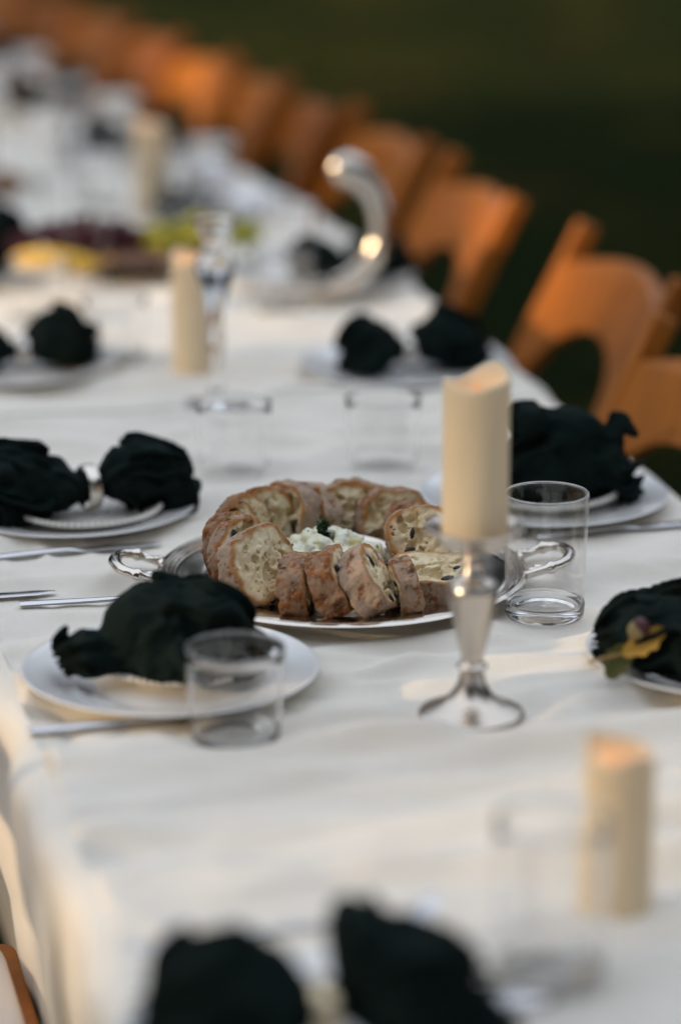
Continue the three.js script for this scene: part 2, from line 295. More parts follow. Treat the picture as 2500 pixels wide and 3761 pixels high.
function tumbler(tall, x, z, label, group, solid, faint) {
  feet.push([x, z, 0.038]);
  const t = thing('glass_tumbler', label, 'glass', [x, TOP, z], 0, group), [wall, base, rim] = tall ? tallGlass : shortGlass;
  part('wall', wall, solid ? M.glass : M.glassWall, t); part('thick_base', base, faint ? M.glassWall : M.glass, t); part('rim', rim, M.glass, t); return t;
}
function candleShape(r, h, seed, tilt) { // a hollow wax pillar with a melted, uneven lip
  const seg = 64, pos = [], idx = [], rows = [], lip = (a) => h + 0.0035 * Math.sin(a * 2 + seed) + 0.0025 * Math.sin(a * 3 + seed * 2.1) + tilt * Math.cos(a);
  const ring = (fr, fy) => { const k = pos.length / 3; for (let j = 0; j <= seg; j++) { const a = (j / seg) * 2 * Math.PI; const rr = fr(a); pos.push(Math.cos(a) * rr, fy(a), Math.sin(a) * rr); } rows.push(k); };
  ring(() => 0.0001, () => 0); ring(() => r * 0.97, () => 0); ring(() => r, () => 0.002);
  for (let k = 1; k < 10; k++) ring((a) => r + 0.00035 * n3(Math.cos(a) * 2, k * 0.4, Math.sin(a) * 2 + seed), (a) => lerp(0.002, lip(a) - 0.004, k / 10));
  ring(() => r, (a) => lip(a) - 0.003); ring(() => r * 0.975, (a) => lip(a) - 0.0008); ring(() => r * 0.92, lip); ring(() => r * 0.84, (a) => lip(a) - 0.002);
  ring(() => r * 0.74, (a) => lip(a) - 0.009); ring(() => r * 0.5, () => h - 0.019); ring(() => r * 0.2, () => h - 0.021); ring(() => 0.0001, () => h - 0.021);
  for (let q = 0; q + 1 < rows.length; q++) for (let j = 0; j < seg; j++) { const a = rows[q] + j, b = rows[q + 1] + j; idx.push(a, b, a + 1, b, b + 1, a + 1); }
  const g = new THREE.BufferGeometry(); g.setAttribute('position', new THREE.Float32BufferAttribute(pos, 3)); g.setIndex(idx); return mergeVerts(g);
}
function mergeVerts(g) { const m = mergeVertices(g, 1e-6); m.computeVertexNormals(); return m; }
const flameShape = lathe(dense([[0, 0], [0.0028, 0.002], [0.0042, 0.006], [0.003, 0.012], [0, 0.018]], 4), 20);
function candle(x, y, z, r, h, turn, label, lit) {
  if (y < 0.8) feet.push([x, z, r]);
  const t = thing('pillar_candle', label, 'candle', [x, y, z], turn);
  part('wax_body', candleShape(r, h, 1.3, 0.0048), M.wax, t);
  const f = part('flame', flameShape, M.flame, t); f.position.set(0, h - 0.0205, 0);
  if (lit) { const p = new THREE.PointLight(rgb(1, 0.5, 0.22), lit); p.position.set(0, h - 0.0125, 0); p.shadow.radius = 0.12; p.castShadow = true; t.add(p); }
  return t;
}
const plateShape = lathe(dense([[0, 0.004], [0.06, 0.0035], [0.083, 0.004], [0.092, 0.007], [0.105, 0.0115], [0.125, 0.0155], [0.1335, 0.0172], [0.1352, 0.0165], [0.1335, 0.0148], [0.115, 0.010], [0.098, 0.004], [0.088, 0.0], [0.084, 0.0], [0.082, 0.0015], [0, 0.0015]].map(([r, y]) => [r, y]), 5), 96);
const breadPlateShape = lathe(dense([[0, 0.0035], [0.045, 0.0035], [0.055, 0.006], [0.070, 0.0115], [0.0745, 0.0135], [0.0765, 0.0135], [0.0760, 0.0115], [0.060, 0.004], [0.052, 0.0], [0.048, 0.0], [0.046, 0.0012], [0, 0.0012]], 5), 96);
const beadRim = (() => { const out = [], s = new THREE.SphereGeometry(0.0031, 8, 6); for (let k = 0; k < 68; k++) { const a = (k / 68) * 2 * Math.PI; out.push(s.clone().translate(Math.cos(a) * 0.0772, 0.0138, Math.sin(a) * 0.0772)); } return mergeGeometries(out); })();
function plate(x, z, label) { feet.push([x, z, 0.09]); return single('dinner_plate', plateShape, M.china, label, 'plate', [x, TOP, z], 'white dinner plates'); }
function breadPlate(x, z, label, tilt = 0) {
  const t = thing('bread_plate', label, 'plate', [x, TOP + 0.0045, z], 0, 'bead-edged side plates'); t.rotation.z = tilt;
  part('dish', breadPlateShape, M.bead, t); part('beaded_edge', beadRim, M.bead, t).userData.kind = 'stuff'; return t;
}
const knifeGeo = (len) => sweep([[-len / 2, 0.0035, 0], [-len * 0.2, 0.0042, 0], [0, 0.0042, 0], [len * 0.1, 0.004, 0], [len / 2, 0.003, 0]], (t) => (t < 0.5 ? [lerp(0.0062, 0.0040, t * 2), 0.0034] : [lerp(0.0040, 0.0085, smooth(0.5, 0.62, t)) * (t > 0.9 ? lerp(1, 0.35, (t - 0.9) * 10) : 1), lerp(0.0034, 0.0009, smooth(0.5, 0.6, t))]), 44, 12);
const forkShape = () => { const g = [sweep([[-0.10, 0.0035, 0], [-0.02, 0.0045, 0], [0.03, 0.006, 0], [0.055, 0.004, 0]], (t) => [t < 0.75 ? lerp(0.0058, 0.003, t / 0.75) : lerp(0.003, 0.011, smooth(0.75, 0.97, t)), 0.0026], 36, 10)]; return g[0]; };
const tine = (k) => sweep([[0.053, 0.004, (k - 1.5) * 0.0058], [0.075, 0.0025, (k - 1.5) * 0.0058], [0.100, 0.007, (k - 1.5) * 0.0056]], (t) => [lerp(0.0018, 0.0009, t), 0.0012], 10, 6);
const spoonHandle = sweep([[-0.095, 0.0035, 0], [-0.02, 0.006, 0], [0.03, 0.008, 0], [0.055, 0.006, 0]], (t) => [lerp(0.0058, 0.0026, t), 0.0022], 30, 10);
const spoonBowl = (() => { const g = new THREE.SphereGeometry(1, 28, 16); g.scale(0.026, 0.005, 0.0165); g.translate(0.078, 0.0065, 0); return g; })();
const along = (x, z, turn, len) => { for (let k = -2; k <= 2; k++) feet.push([x + Math.cos(turn) * len * k / 4.4, z - Math.sin(turn) * len * k / 4.4, 0.012]); };
function knife(x, z, turn, label, len = 0.225, y = TOP) { along(x, z, turn, len); const t = thing('table_knife', label, 'knife', [x, y, z], turn); part('handle_and_blade', knifeGeo(len), M.steel, t); return t; }
function fork(x, z, turn, label, y = TOP) { along(x, z, turn, 0.2); const t = thing('table_fork', label, 'fork', [x, y, z], turn); part('handle', forkShape(), M.steel, t); for (let k = 0; k < 4; k++) part('tine', tine(k), M.steel, t); return t; }
function spoon(x, z, turn, label, y = TOP) { along(x, z, turn, 0.2); const t = thing('dessert_spoon', label, 'spoon', [x, y, z], turn); part('handle', spoonHandle, M.steel, t); part('bowl', spoonBowl, M.steel, t); return t; }

// ------------------------------------------------------------------ napkins: gathered gauze, pleats running out from the ring
function ellip(x, y, z, b) { const c = b.c, r = b.r, co = Math.cos(b.a || 0), si = Math.sin(b.a || 0); const dx = x - c[0], dy = y - c[1], dz = z - c[2], qx = (dx * co + dy * si) / r[0], qy = (-dx * si + dy * co) / r[1], qz = dz / r[2]; const k0 = Math.hypot(qx, qy, qz), k1 = Math.hypot(qx / r[0], qy / r[1], qz / r[2]); return k1 > 1e-9 ? (k0 * (k0 - 1)) / k1 : -Math.min(...r); }
function napkinShape(blobs, pinch, floorY, seed, cell = 0.0026, amp = 0.0045, k = 0.012) {
  const lo = [9, 9, 9], hi = [-9, -9, -9];
  for (const b of blobs) for (let q = 0; q < 3; q++) { const e = Math.max(...b.r) + 0.026; const m = q === 2 ? b.r[2] + 0.026 : e; lo[q] = Math.min(lo[q], b.c[q] - m); hi[q] = Math.max(hi[q], b.c[q] + m); }
  lo[1] = Math.max(lo[1], floorY - 0.006);
  const f = (x, y, z) => {
    let d = 9; for (const b of blobs) d = smin(d, ellip(x, y, z, b), k);
    if (d > 0.03) return d;
    const ax = x - pinch[0], th = Math.atan2(y - pinch[1], z - pinch[2]), al = Math.abs(ax);
    const wv = n3(x * 14 + seed, y * 14, z * 14), pleat = 1 - Math.abs(Math.sin(th * 3.5 + 2.4 * wv + seed));
    const rho = Math.hypot(y - pinch[1], z - pinch[2]); let e = 9; for (const b of blobs) e = Math.min(e, ellip(x, y, z, b)); const kk = 4.5;
    const fin = smax(e - 0.012 - 0.006 * wv, (Math.abs(Math.sin(th * kk + 1.9 * wv + seed * 1.3)) - 0.24) * Math.max(rho, 0.012) / kk * 1.2, 0.002) + 0.02 * (1 - smooth(0.02, 0.045, al));
    const cr = 1 - Math.abs(n3(x * 30 + seed * 3, y * 30, z * 30)), fine = 1 - Math.abs(n3(x * 70, y * 70 + seed, z * 70));
    d -= amp * smooth(0, 0.03, al) * (pleat * 1.5 + cr * 1.1 - 1.3) + amp * 0.3 * (fine - 0.6);
    d = smin(d, fin, 0.004); return smax(d, floorY - y, 0.003);
  };
  const g = nets(f, lo, hi, cell), p = g.attributes.position, uv = []; for (let i = 0; i < p.count; i++) uv.push(p.getX(i) + p.getY(i) * 0.6, p.getZ(i) + p.getY(i) * 0.6); g.setAttribute('uv', new THREE.Float32BufferAttribute(uv, 2)); return g;
}
M.napkin.bumpMap = dataTex(256, (() => { const a = tiled((u, v) => n2(u * 60, v * 60)), b = tiled((u, v) => n2(u * 22, v * 22)); return (u, v) => { const s = 0.5 + 0.3 * a(u, v) + 0.2 * b(u, v); return [s, s, s]; }; })()); M.napkin.bumpMap.repeat.set(10, 10); M.napkin.bumpScale = 0.0012;
function napkin(x, z, geo, label, turn = 0, name = 'cloth_napkin') { const n = single(name, geo, M.napkin, label, 'napkin', [x, TOP, z], 'dark green gathered napkins'); n.rotation.y = turn; return n; }
const ringGeo = (r, w) => { const g = lathe(dense([[r, -w], [r + 0.0018, -w * 0.8], [r + 0.0026, 0], [r + 0.0018, w * 0.8], [r, w], [r - 0.0008, w * 0.8], [r - 0.0008, -w * 0.8], [r, -w]], 3), 48); g.rotateZ(Math.PI / 2); return g; };
function napkinRing(x, y, z, mat, label, r = 0.019, turn = 0) { const m = single('napkin_ring', ringGeo(r, 0.008), mat, label, 'napkin ring', [x, y, z], 'napkin rings'); m.rotation.y = turn; return m; }

// ------------------------------------------------------------------ place settings
plate(0.435, -2.57, 'white dinner plate holding a napkin, half behind the short front glass');
breadPlate(0.452, -2.59, 'bead-edged side plate under the napkin just left of the bread tray', 0.02);
napkin(0.435, -2.57, napkinShape([
  { c: [-0.012, 0.052, 0.0], r: [0.050, 0.040, 0.045] }, { c: [0.030, 0.048, 0.0], r: [0.040, 0.037, 0.045] }, { c: [0.010, 0.030, 0.030], r: [0.045, 0.024, 0.040] }, { c: [0.058, 0.026, 0.01], r: [0.026, 0.018, 0.035] },
  { c: [-0.060, 0.033, 0.006], r: [0.036, 0.018, 0.022], a: -0.08 }, { c: [-0.079, 0.036, 0.008], r: [0.014, 0.020, 0.026], a: 0.35 },
], [-0.05, 0.032, 0.005], 0.013, 1.7, 0.0019, 0.0042), 'dark green napkin with a frilled tail lying left, on the plate before the bread tray');
plate(0.425, -3.126, 'white dinner plate with a two-lobed ringed napkin, cut by the left picture edge');
breadPlate(0.44, -3.10, 'bead-edged side plate under the two-lobed ringed napkin left of the bread tray', 0.01);
napkin(0.44, -3.11, napkinShape([
  { c: [-0.056, 0.046, 0.0], r: [0.050, 0.030, 0.04], a: -0.34 }, { c: [-0.088, 0.048, 0.01], r: [0.030, 0.036, 0.04] }, { c: [-0.092, 0.022, 0.02], r: [0.022, 0.022, 0.03] }, { c: [0, 0.036, 0], r: [0.018, 0.016, 0.018] },
  { c: [0.057, 0.048, 0.0], r: [0.044, 0.034, 0.04] }, { c: [0.086, 0.042, 0.005], r: [0.024, 0.026, 0.034], a: 0.4 }, { c: [0.095, 0.022, 0.01], r: [0.014, 0.018, 0.022] },
], [0.0, 0.036, 0], 0.008, 4.1, 0.0023), 'dark green napkin split in two lobes by a silver ring, left of the bread tray');
napkinRing(0.442, TOP + 0.036, -3.108, M.silver, 'silver napkin ring on the two-lobed napkin left of the bread tray', 0.0225, 0.25);
plate(0.931, -3.05, 'white dinner plate at the right table edge behind the tall glass');
breadPlate(0.935, -3.055, 'side plate under the napkin behind the tall glass');
napkin(0.931, -3.05, napkinShape([
  { c: [0.020, 0.078, 0.0], r: [0.040, 0.030, 0.035], a: 0.3 }, { c: [-0.014, 0.095, 0.0], r: [0.018, 0.016, 0.02] }, { c: [-0.012, 0.040, 0.01], r: [0.036, 0.034, 0.04] }, { c: [0.040, 0.040, 0.0], r: [0.045, 0.036, 0.04] },
  { c: [0.072, 0.070, 0.01], r: [0.012, 0.024, 0.018], a: -0.2 }, { c: [0.078, 0.035, 0.03], r: [0.016, 0.040, 0.022], a: 0.35 },
], [0.03, 0.03, 0], 0.008, 7.3, 0.0023), 'peaked dark green napkin on the plate behind the tall glass');
plate(0.947, -2.50, 'white dinner plate at the right picture edge, napkin with a yellow leaf on it');
napkin(0.947, -2.50, napkinShape([
  { c: [-0.092, 0.036, 0.01], r: [0.034, 0.032, 0.05] }, { c: [-0.050, 0.040, 0.02], r: [0.050, 0.034, 0.07] }, { c: [0.01, 0.044, 0.0], r: [0.06, 0.042, 0.07] }, { c: [0.07, 0.03, 0], r: [0.05, 0.03, 0.05] },
], [0.09, 0.03, 0], 0.012, 9.9, 0.0023, 0.004), 'dark green napkin decorated with a yellow leaf and an acorn, right picture edge');
plate(0.935, -3.68, 'white dinner plate with a bow-shaped napkin at the right edge, mid-table');
const bow = napkinShape([
  { c: [-0.046, 0.040, 0.0], r: [0.038, 0.031, 0.035], a: -0.1 }, { c: [-0.055, 0.02, 0.01], r: [0.028, 0.02, 0.03] }, { c: [0, 0.030, 0], r: [0.018, 0.015, 0.016] }, { c: [0.050, 0.042, 0.0], r: [0.046, 0.032, 0.035], a: -0.1 }, { c: [0.078, 0.026, 0.0], r: [0.030, 0.024, 0.03], a: -0.3 },
], [0, 0.03, 0], 0.006, 2.2, 0.003);
napkin(0.935, -3.68, bow, 'bow-shaped dark green napkin on the plate behind the candlestick candle');
napkinRing(0.938, TOP + 0.031, -3.68, M.silver, 'pale napkin ring pinching the bow-shaped napkin at the right table edge', 0.017);
plate(0.445, -3.80, 'white dinner plate with a black bow napkin at the left picture edge, mid-table');
napkin(0.458, -3.80, napkinShape([
  { c: [-0.06, 0.03, 0.0], r: [0.045, 0.03, 0.035], a: 0.2 }, { c: [0, 0.026, 0], r: [0.016, 0.015, 0.016] }, { c: [0.045, 0.042, 0.0], r: [0.044, 0.034, 0.035] }, { c: [0.066, 0.026, 0.01], r: [0.028, 0.024, 0.03] },
], [0, 0.026, 0], 0.006, 5.2, 0.003), 'black-looking bow napkin at the left picture edge below the fruit stand');
napkinRing(0.458, TOP + 0.028, -3.795, M.silver, 'shiny silver ring on the bow napkin at the left picture edge', 0.018);
plate(0.40, -1.80, 'white dinner plate at the bottom edge, nearly hidden under the nearest napkin');
napkin(0.40, -1.80, napkinShape([
  { c: [-0.055, 0.045, -0.01], r: [0.052, 0.040, 0.05], a: -0.05 }, { c: [-0.085, 0.02, 0.0], r: [0.035, 0.03, 0.05] }, { c: [0, 0.036, 0], r: [0.018, 0.017, 0.02] }, { c: [0.034, 0.064, -0.01], r: [0.022, 0.046, 0.035], a: 0.30 }, { c: [0.062, 0.045, 0], r: [0.040, 0.038, 0.05], a: -0.5 }, { c: [0.095, 0.02, 0], r: [0.03, 0.025, 0.045], a: -0.4 },
], [0, 0.036, 0], 0.006, 3.3, 0.003), 'big blurred dark napkin bow at the bottom edge of the picture');
napkinRing(0.402, TOP + 0.037, -1.795, M.gold, 'brass-coloured ring between the lobes of the nearest napkin', 0.020);
plate(0.95, -4.24, 'white dinner plate at the right table edge beside the curved silver horn');
napkin(0.985, -4.23, bow, 'dark napkin on the plate below the curved silver horn', 0.3);
plate(0.47, -4.42, 'white dinner plate at the left picture edge beside the fruit stand');
napkin(0.485, -4.42, napkinShape([{ c: [0.02, 0.05, 0], r: [0.04, 0.045, 0.04], a: 0.4 }, { c: [0.0, 0.03, 0], r: [0.05, 0.03, 0.04] }, { c: [0.045, 0.03, 0], r: [0.02, 0.03, 0.03] }], [-0.03, 0.03, 0], 0.006, 6.4, 0.003), 'upright dark napkin at the left picture edge beside the fruit stand');

// a leaf with an acorn on the right-hand napkin
{ const t = thing('autumn_sprig', 'yellow autumn leaf with an acorn lying on the right-hand napkin', 'leaf', [0.832, TOP + 0.055, -2.452], -0.1);
  const leafGeo = (l, w, curl) => { const g = new THREE.PlaneGeometry(l, w, 16, 6), p = g.attributes.position; for (let i = 0; i < p.count; i++) { const u = p.getX(i) / l + 0.5, k = Math.pow(Math.sin(Math.PI * clamp(u * 0.96 + 0.02)), 0.7) * (1 + 0.14 * Math.sin(u * 22)); p.setY(i, p.getY(i) * k); p.setZ(i, curl * (u - 0.5) * (u - 0.5) + Math.abs(p.getY(i)) * 0.35); } g.computeVertexNormals(); return g; };
  const a = part('leaf_blade', leafGeo(0.046, 0.022, 0.012), M.leafYellow, t); a.rotation.set(-0.5, 0.0, 0.5); a.position.set(0.008, -0.004, 0.014);
  const b = part('leaf_blade', leafGeo(0.034, 0.026, 0.010), M.leafOlive, t); b.rotation.set(-0.2, 0.2, 1.1); b.position.set(-0.018, -0.019, 0.018); tag(b, 'olive green leaf');
  part('stem', sweep([[-0.012, -0.012, 0.018], [-0.028, -0.014, 0.022], [-0.043, -0.016, 0.026]], () => [0.0016, 0.0016], 8, 8), M.twig, t);
  const ac = part('acorn', lathe(dense([[0, -0.010], [0.006, -0.007], [0.0085, 0.0], [0.006, 0.007], [0, 0.0095]], 4), 20), M.fig, t); ac.position.set(0.003, 0.008, 0.012); ac.rotation.z = -0.9;
  const cup = part('acorn_cup', lathe(dense([[0.0088, 0], [0.009, 0.004], [0.006, 0.009], [0, 0.011]], 4), 20), M.figDark, ac); cup.position.y = 0.0008;
}
const glasses = [
  [0, 0.465, -2.415, 'short clear tumbler in front of the left front plate'],
  [1, 0.82, -2.677, 'tall clear tumbler standing right of the candlestick'],
  [0, 0.629, -3.259, 'short clear tumbler behind the bread tray, nearer the left'],
  [0, 0.798, -3.243, 'short clear tumbler behind the bread tray, beside the candle'],
  [1, 0.585, -1.881, 'blurred tall tumbler in front of the nearest candle'],
  [0, 0.585, -3.84, 'warm-lit short tumbler left of the mid-table candle'],
  [0, 0.52, -4.10, 'sparkling short tumbler just below the yellow fruit'],
  [0, 0.943, -4.435, 'short tumbler beside the curved silver horn'],
  [0, 0.86, -4.08, 'short tumbler in front of the curved silver horn'],
];
glasses.forEach(([tall, x, z, label], i) => tumbler(tall, x, z, label, undefined, i === 0 || i > 1, i === 2 || i === 3));
// the crowd of glasses, plates and candles at the far tables
const P = (x, z) => [x + bend(z), z];
const farGlass = [[0.86, -4.78], [0.72, -5.15], [0.98, -5.05], [0.84, -5.35], [0.55, -4.95], [0.62, -5.45], [0.96, -5.6], [0.78, -5.75], [0.70, -5.95], [0.88, -6.1], [0.62, -6.2], [0.97, -6.25], [0.76, -6.45], [0.86, -6.7], [0.68, -6.8], [0.95, -6.85], [0.8, -7.05], [0.66, -4.72], [0.76, -4.95], [0.58, -5.2], [0.9, -5.22], [0.66, -5.62], [0.86, -5.55], [0.56, -5.8], [0.7, -6.3], [0.9, -6.42], [0.58, -6.55], [0.74, -6.62], [0.84, -6.92], [0.64, -7.1], [0.92, -7.15], [0.72, -7.2]];
farGlass.forEach(([x, z], i) => { const [px, pz] = P(x, z); tumbler(i % 3 === 1, px, pz, 'blurred clear tumbler among the glasses at the far tables', 'glasses at the far tables', true); });
const farPlate = [[0.93, -4.85], [0.44, -5.0], [0.93, -5.42], [0.44, -5.6], [0.93, -6.0], [0.46, -6.2], [0.93, -6.55], [0.93, -7.05]];
farPlate.forEach(([x, z]) => { const [px, pz] = P(x, z); const p = plate(px, pz, 'blurred white plate set out at the far tables'); p.userData.group = 'plates at the far tables'; if (x > 0.8 && z < -5) { const n = napkin(px, pz, bow, 'small dark napkin on a plate at the far tables', 0.4); n.userData.group = 'napkins at the far tables'; } });
candle(0.671, TOP, -1.995, 0.0265, 0.128, 2.4, 'blurred ivory candle standing alone at the right front', 0.0006);
candle(0.674, TOP, -3.75, 0.029, 0.150, 2.2, 'ivory candle standing mid-table behind the bread tray', 0.001);
candle(0.802, TOP, -4.84, 0.029, 0.150, 2.4, 'distant ivory candle standing beyond the grapes', 0.001);
knife(0.405, -2.463, 0.02, 'silver knife in front of the left front plate, partly behind the short glass');
fork(0.430, -2.81, -0.10, 'silver fork whose handle points left from behind the front napkin');
knife(0.275, -2.85, 0.04, 'dark gleaming cutlery end at the left edge above the fork handle', 0.19);
knife(0.40, -2.985, 0.09, 'dark gleaming knife lying below the left ringed napkin plate', 0.2);
knife(0.985, -2.935, 0.10, 'silver knife lying right of the tall glass', 0.2);
spoon(0.40, -2.0, 0.02, 'blurred dessert spoon above the nearest napkin');
knife(0.495, -1.95, 0.75, 'slim grey utensil tip sticking out behind the nearest napkin', 0.10, TOP + 0.014).rotation.z = 0.25;
spoon(0.478, -1.862, -0.15, 'shiny spoon end before the blurred tall tumbler');

// ------------------------------------------------------------------ candlestick
{ const x = 0.677, z = -2.422; feet.push([x, z, 0.045]);
  const t = thing('silver_candlestick', 'silver baluster candlestick standing right of the bread tray', 'candlestick', [x, TOP, z]);
  part('foot', lathe(dense([[0, 0.001], [0.038, 0.001], [0.0455, 0.0005], [0.047, 0.0025], [0.0455, 0.0055], [0.038, 0.009], [0.028, 0.0135], [0.019, 0.021], [0.0135, 0.030], [0.0105, 0.040]], 6), 72), M.pewter, t);
  part('stem', lathe(dense([[0.0105, 0.0395], [0.0098, 0.043], [0.0125, 0.0452], [0.0140, 0.047], [0.0125, 0.0488], [0.0100, 0.051], [0.0098, 0.055], [0.0125, 0.066], [0.0168, 0.085], [0.0205, 0.103], [0.0222, 0.112], [0.0225, 0.118], [0.0205, 0.1235], [0.0150, 0.128], [0.0110, 0.133], [0.0095, 0.138]], 6), 64), M.pewter, t);
  part('neck', lathe(dense([[0.0095, 0.1375], [0.0105, 0.142], [0.0085, 0.146], [0.0085, 0.150], [0.013, 0.153]], 5), 48), M.pewter, t);
  part('drip_pan', lathe(dense([[0.012, 0.1525], [0.020, 0.1535], [0.028, 0.158], [0.034, 0.165], [0.0395, 0.1715], [0.0425, 0.1725], [0.043, 0.174], [0.041, 0.1745], [0.036, 0.170], [0.030, 0.162], [0.024, 0.1585], [0, 0.158]], 5), 72), M.pewter, t);
  candle(x + 0.001, TOP + 0.1582, z, 0.0288, 0.147, 0.45, 'tall ivory candle standing on the silver candlestick', 0.0004);
}
// ------------------------------------------------------------------ tall glass candleholder
{ const x = 0.667, z = -3.563; feet.push([x, z, 0.045]);
  const out = dense([[0, 0.002], [0.030, 0.001], [0.040, 0.001], [0.041, 0.004], [0.030, 0.009], [0.012, 0.016], [0.008, 0.030], [0.0075, 0.060], [0.010, 0.085], [0.0085, 0.10], [0.012, 0.125], [0.018, 0.150], [0.025, 0.172], [0.026, 0.180], [0.020, 0.186], [0.012, 0.190], [0.011, 0.194], [0.015, 0.205], [0.022, 0.222], [0.0265, 0.233]], 4);
  const inn = [[0.0250, 0.2335], [0.0200, 0.222], [0.013, 0.206], [0.0095, 0.198], [0, 0.196]];
  single('glass_candleholder', lathe([...out, ...inn], 56), M.glass, 'slender clear glass candleholder with a flared top before the mid-table candle', 'candleholder', [x, TOP, z]);
}
// ------------------------------------------------------------------ tray, bread, salad
const TX = 0.653, TZ = -2.818, CA = Math.cos(YAW), SA = Math.sin(YAW);
feet.push([TX, TZ, 0.165]);
const onTray = (a, b) => [TX + CA * a + SA * b, TZ + SA * a - CA * b];   // a: along the picture's width, b: away from the viewer
{ const t = thing('silver_tray', 'round silver serving tray with looped handles holding the ring of bread', 'tray', [TX, TOP, TZ]);
  part('tray_plate', lathe(dense([[0, 0.006], [0.10, 0.006], [0.122, 0.0062], [0.130, 0.0085], [0.139, 0.0125], [0.146, 0.0138], [0.160, 0.0156], [0.166, 0.0150], [0.1680, 0.0138], [0.1700, 0.0168], [0.1722, 0.0150], [0.1738, 0.0178], [0.1765, 0.0158], [0.1785, 0.0188], [0.1815, 0.0184], [0.1842, 0.0174], [0.1848, 0.0166], [0.1835, 0.0160], [0.17, 0.0132], [0.152, 0.0112], [0.143, 0.008], [0.137, 0.001], [0.13, 0.0002], [0.10, 0.0006], [0, 0.0006]], 4), 128), M.silver, t);
  for (const s of [-1, 1]) {
    const h = part('handle', sweep([[s * 0.178, 0.017, -0.030], [s * 0.190, 0.021, -0.033], [s * 0.205, 0.026, -0.034], [s * 0.219, 0.029, -0.026], [s * 0.226, 0.030, 0.0], [s * 0.219, 0.029, 0.026], [s * 0.205, 0.026, 0.034], [s * 0.190, 0.021, 0.033], [s * 0.178, 0.017, 0.030]], (q) => { const e = Math.abs(q - 0.5) * 2; return [0.0046 + 0.0022 * Math.pow(1 - e, 2) + 0.0024 * Math.exp(-Math.pow((e - 0.62) / 0.05, 2)) + 0.003 * smooth(0.9, 1, e), 0.0042 + 0.0018 * Math.pow(1 - e, 2) + 0.0022 * Math.exp(-Math.pow((e - 0.62) / 0.05, 2))]; }, 72, 16), M.silver, t);
    for (const e of [-1, 1]) for (let k = 0; k < 3; k++) { const lf = new THREE.SphereGeometry(1, 14, 10); lf.scale(0.010 - k * 0.002, 0.0028, 0.004); lf.rotateY(e * s * (0.5 - k * 0.55)); lf.translate(s * (0.186 + k * 0.003), 0.021 + k * 0.0015, e * (0.034 - k * 0.004)); part('handle_leaf', lf, M.silver, h); }
  }
  t.rotation.y = -YAW + 0.06;
}
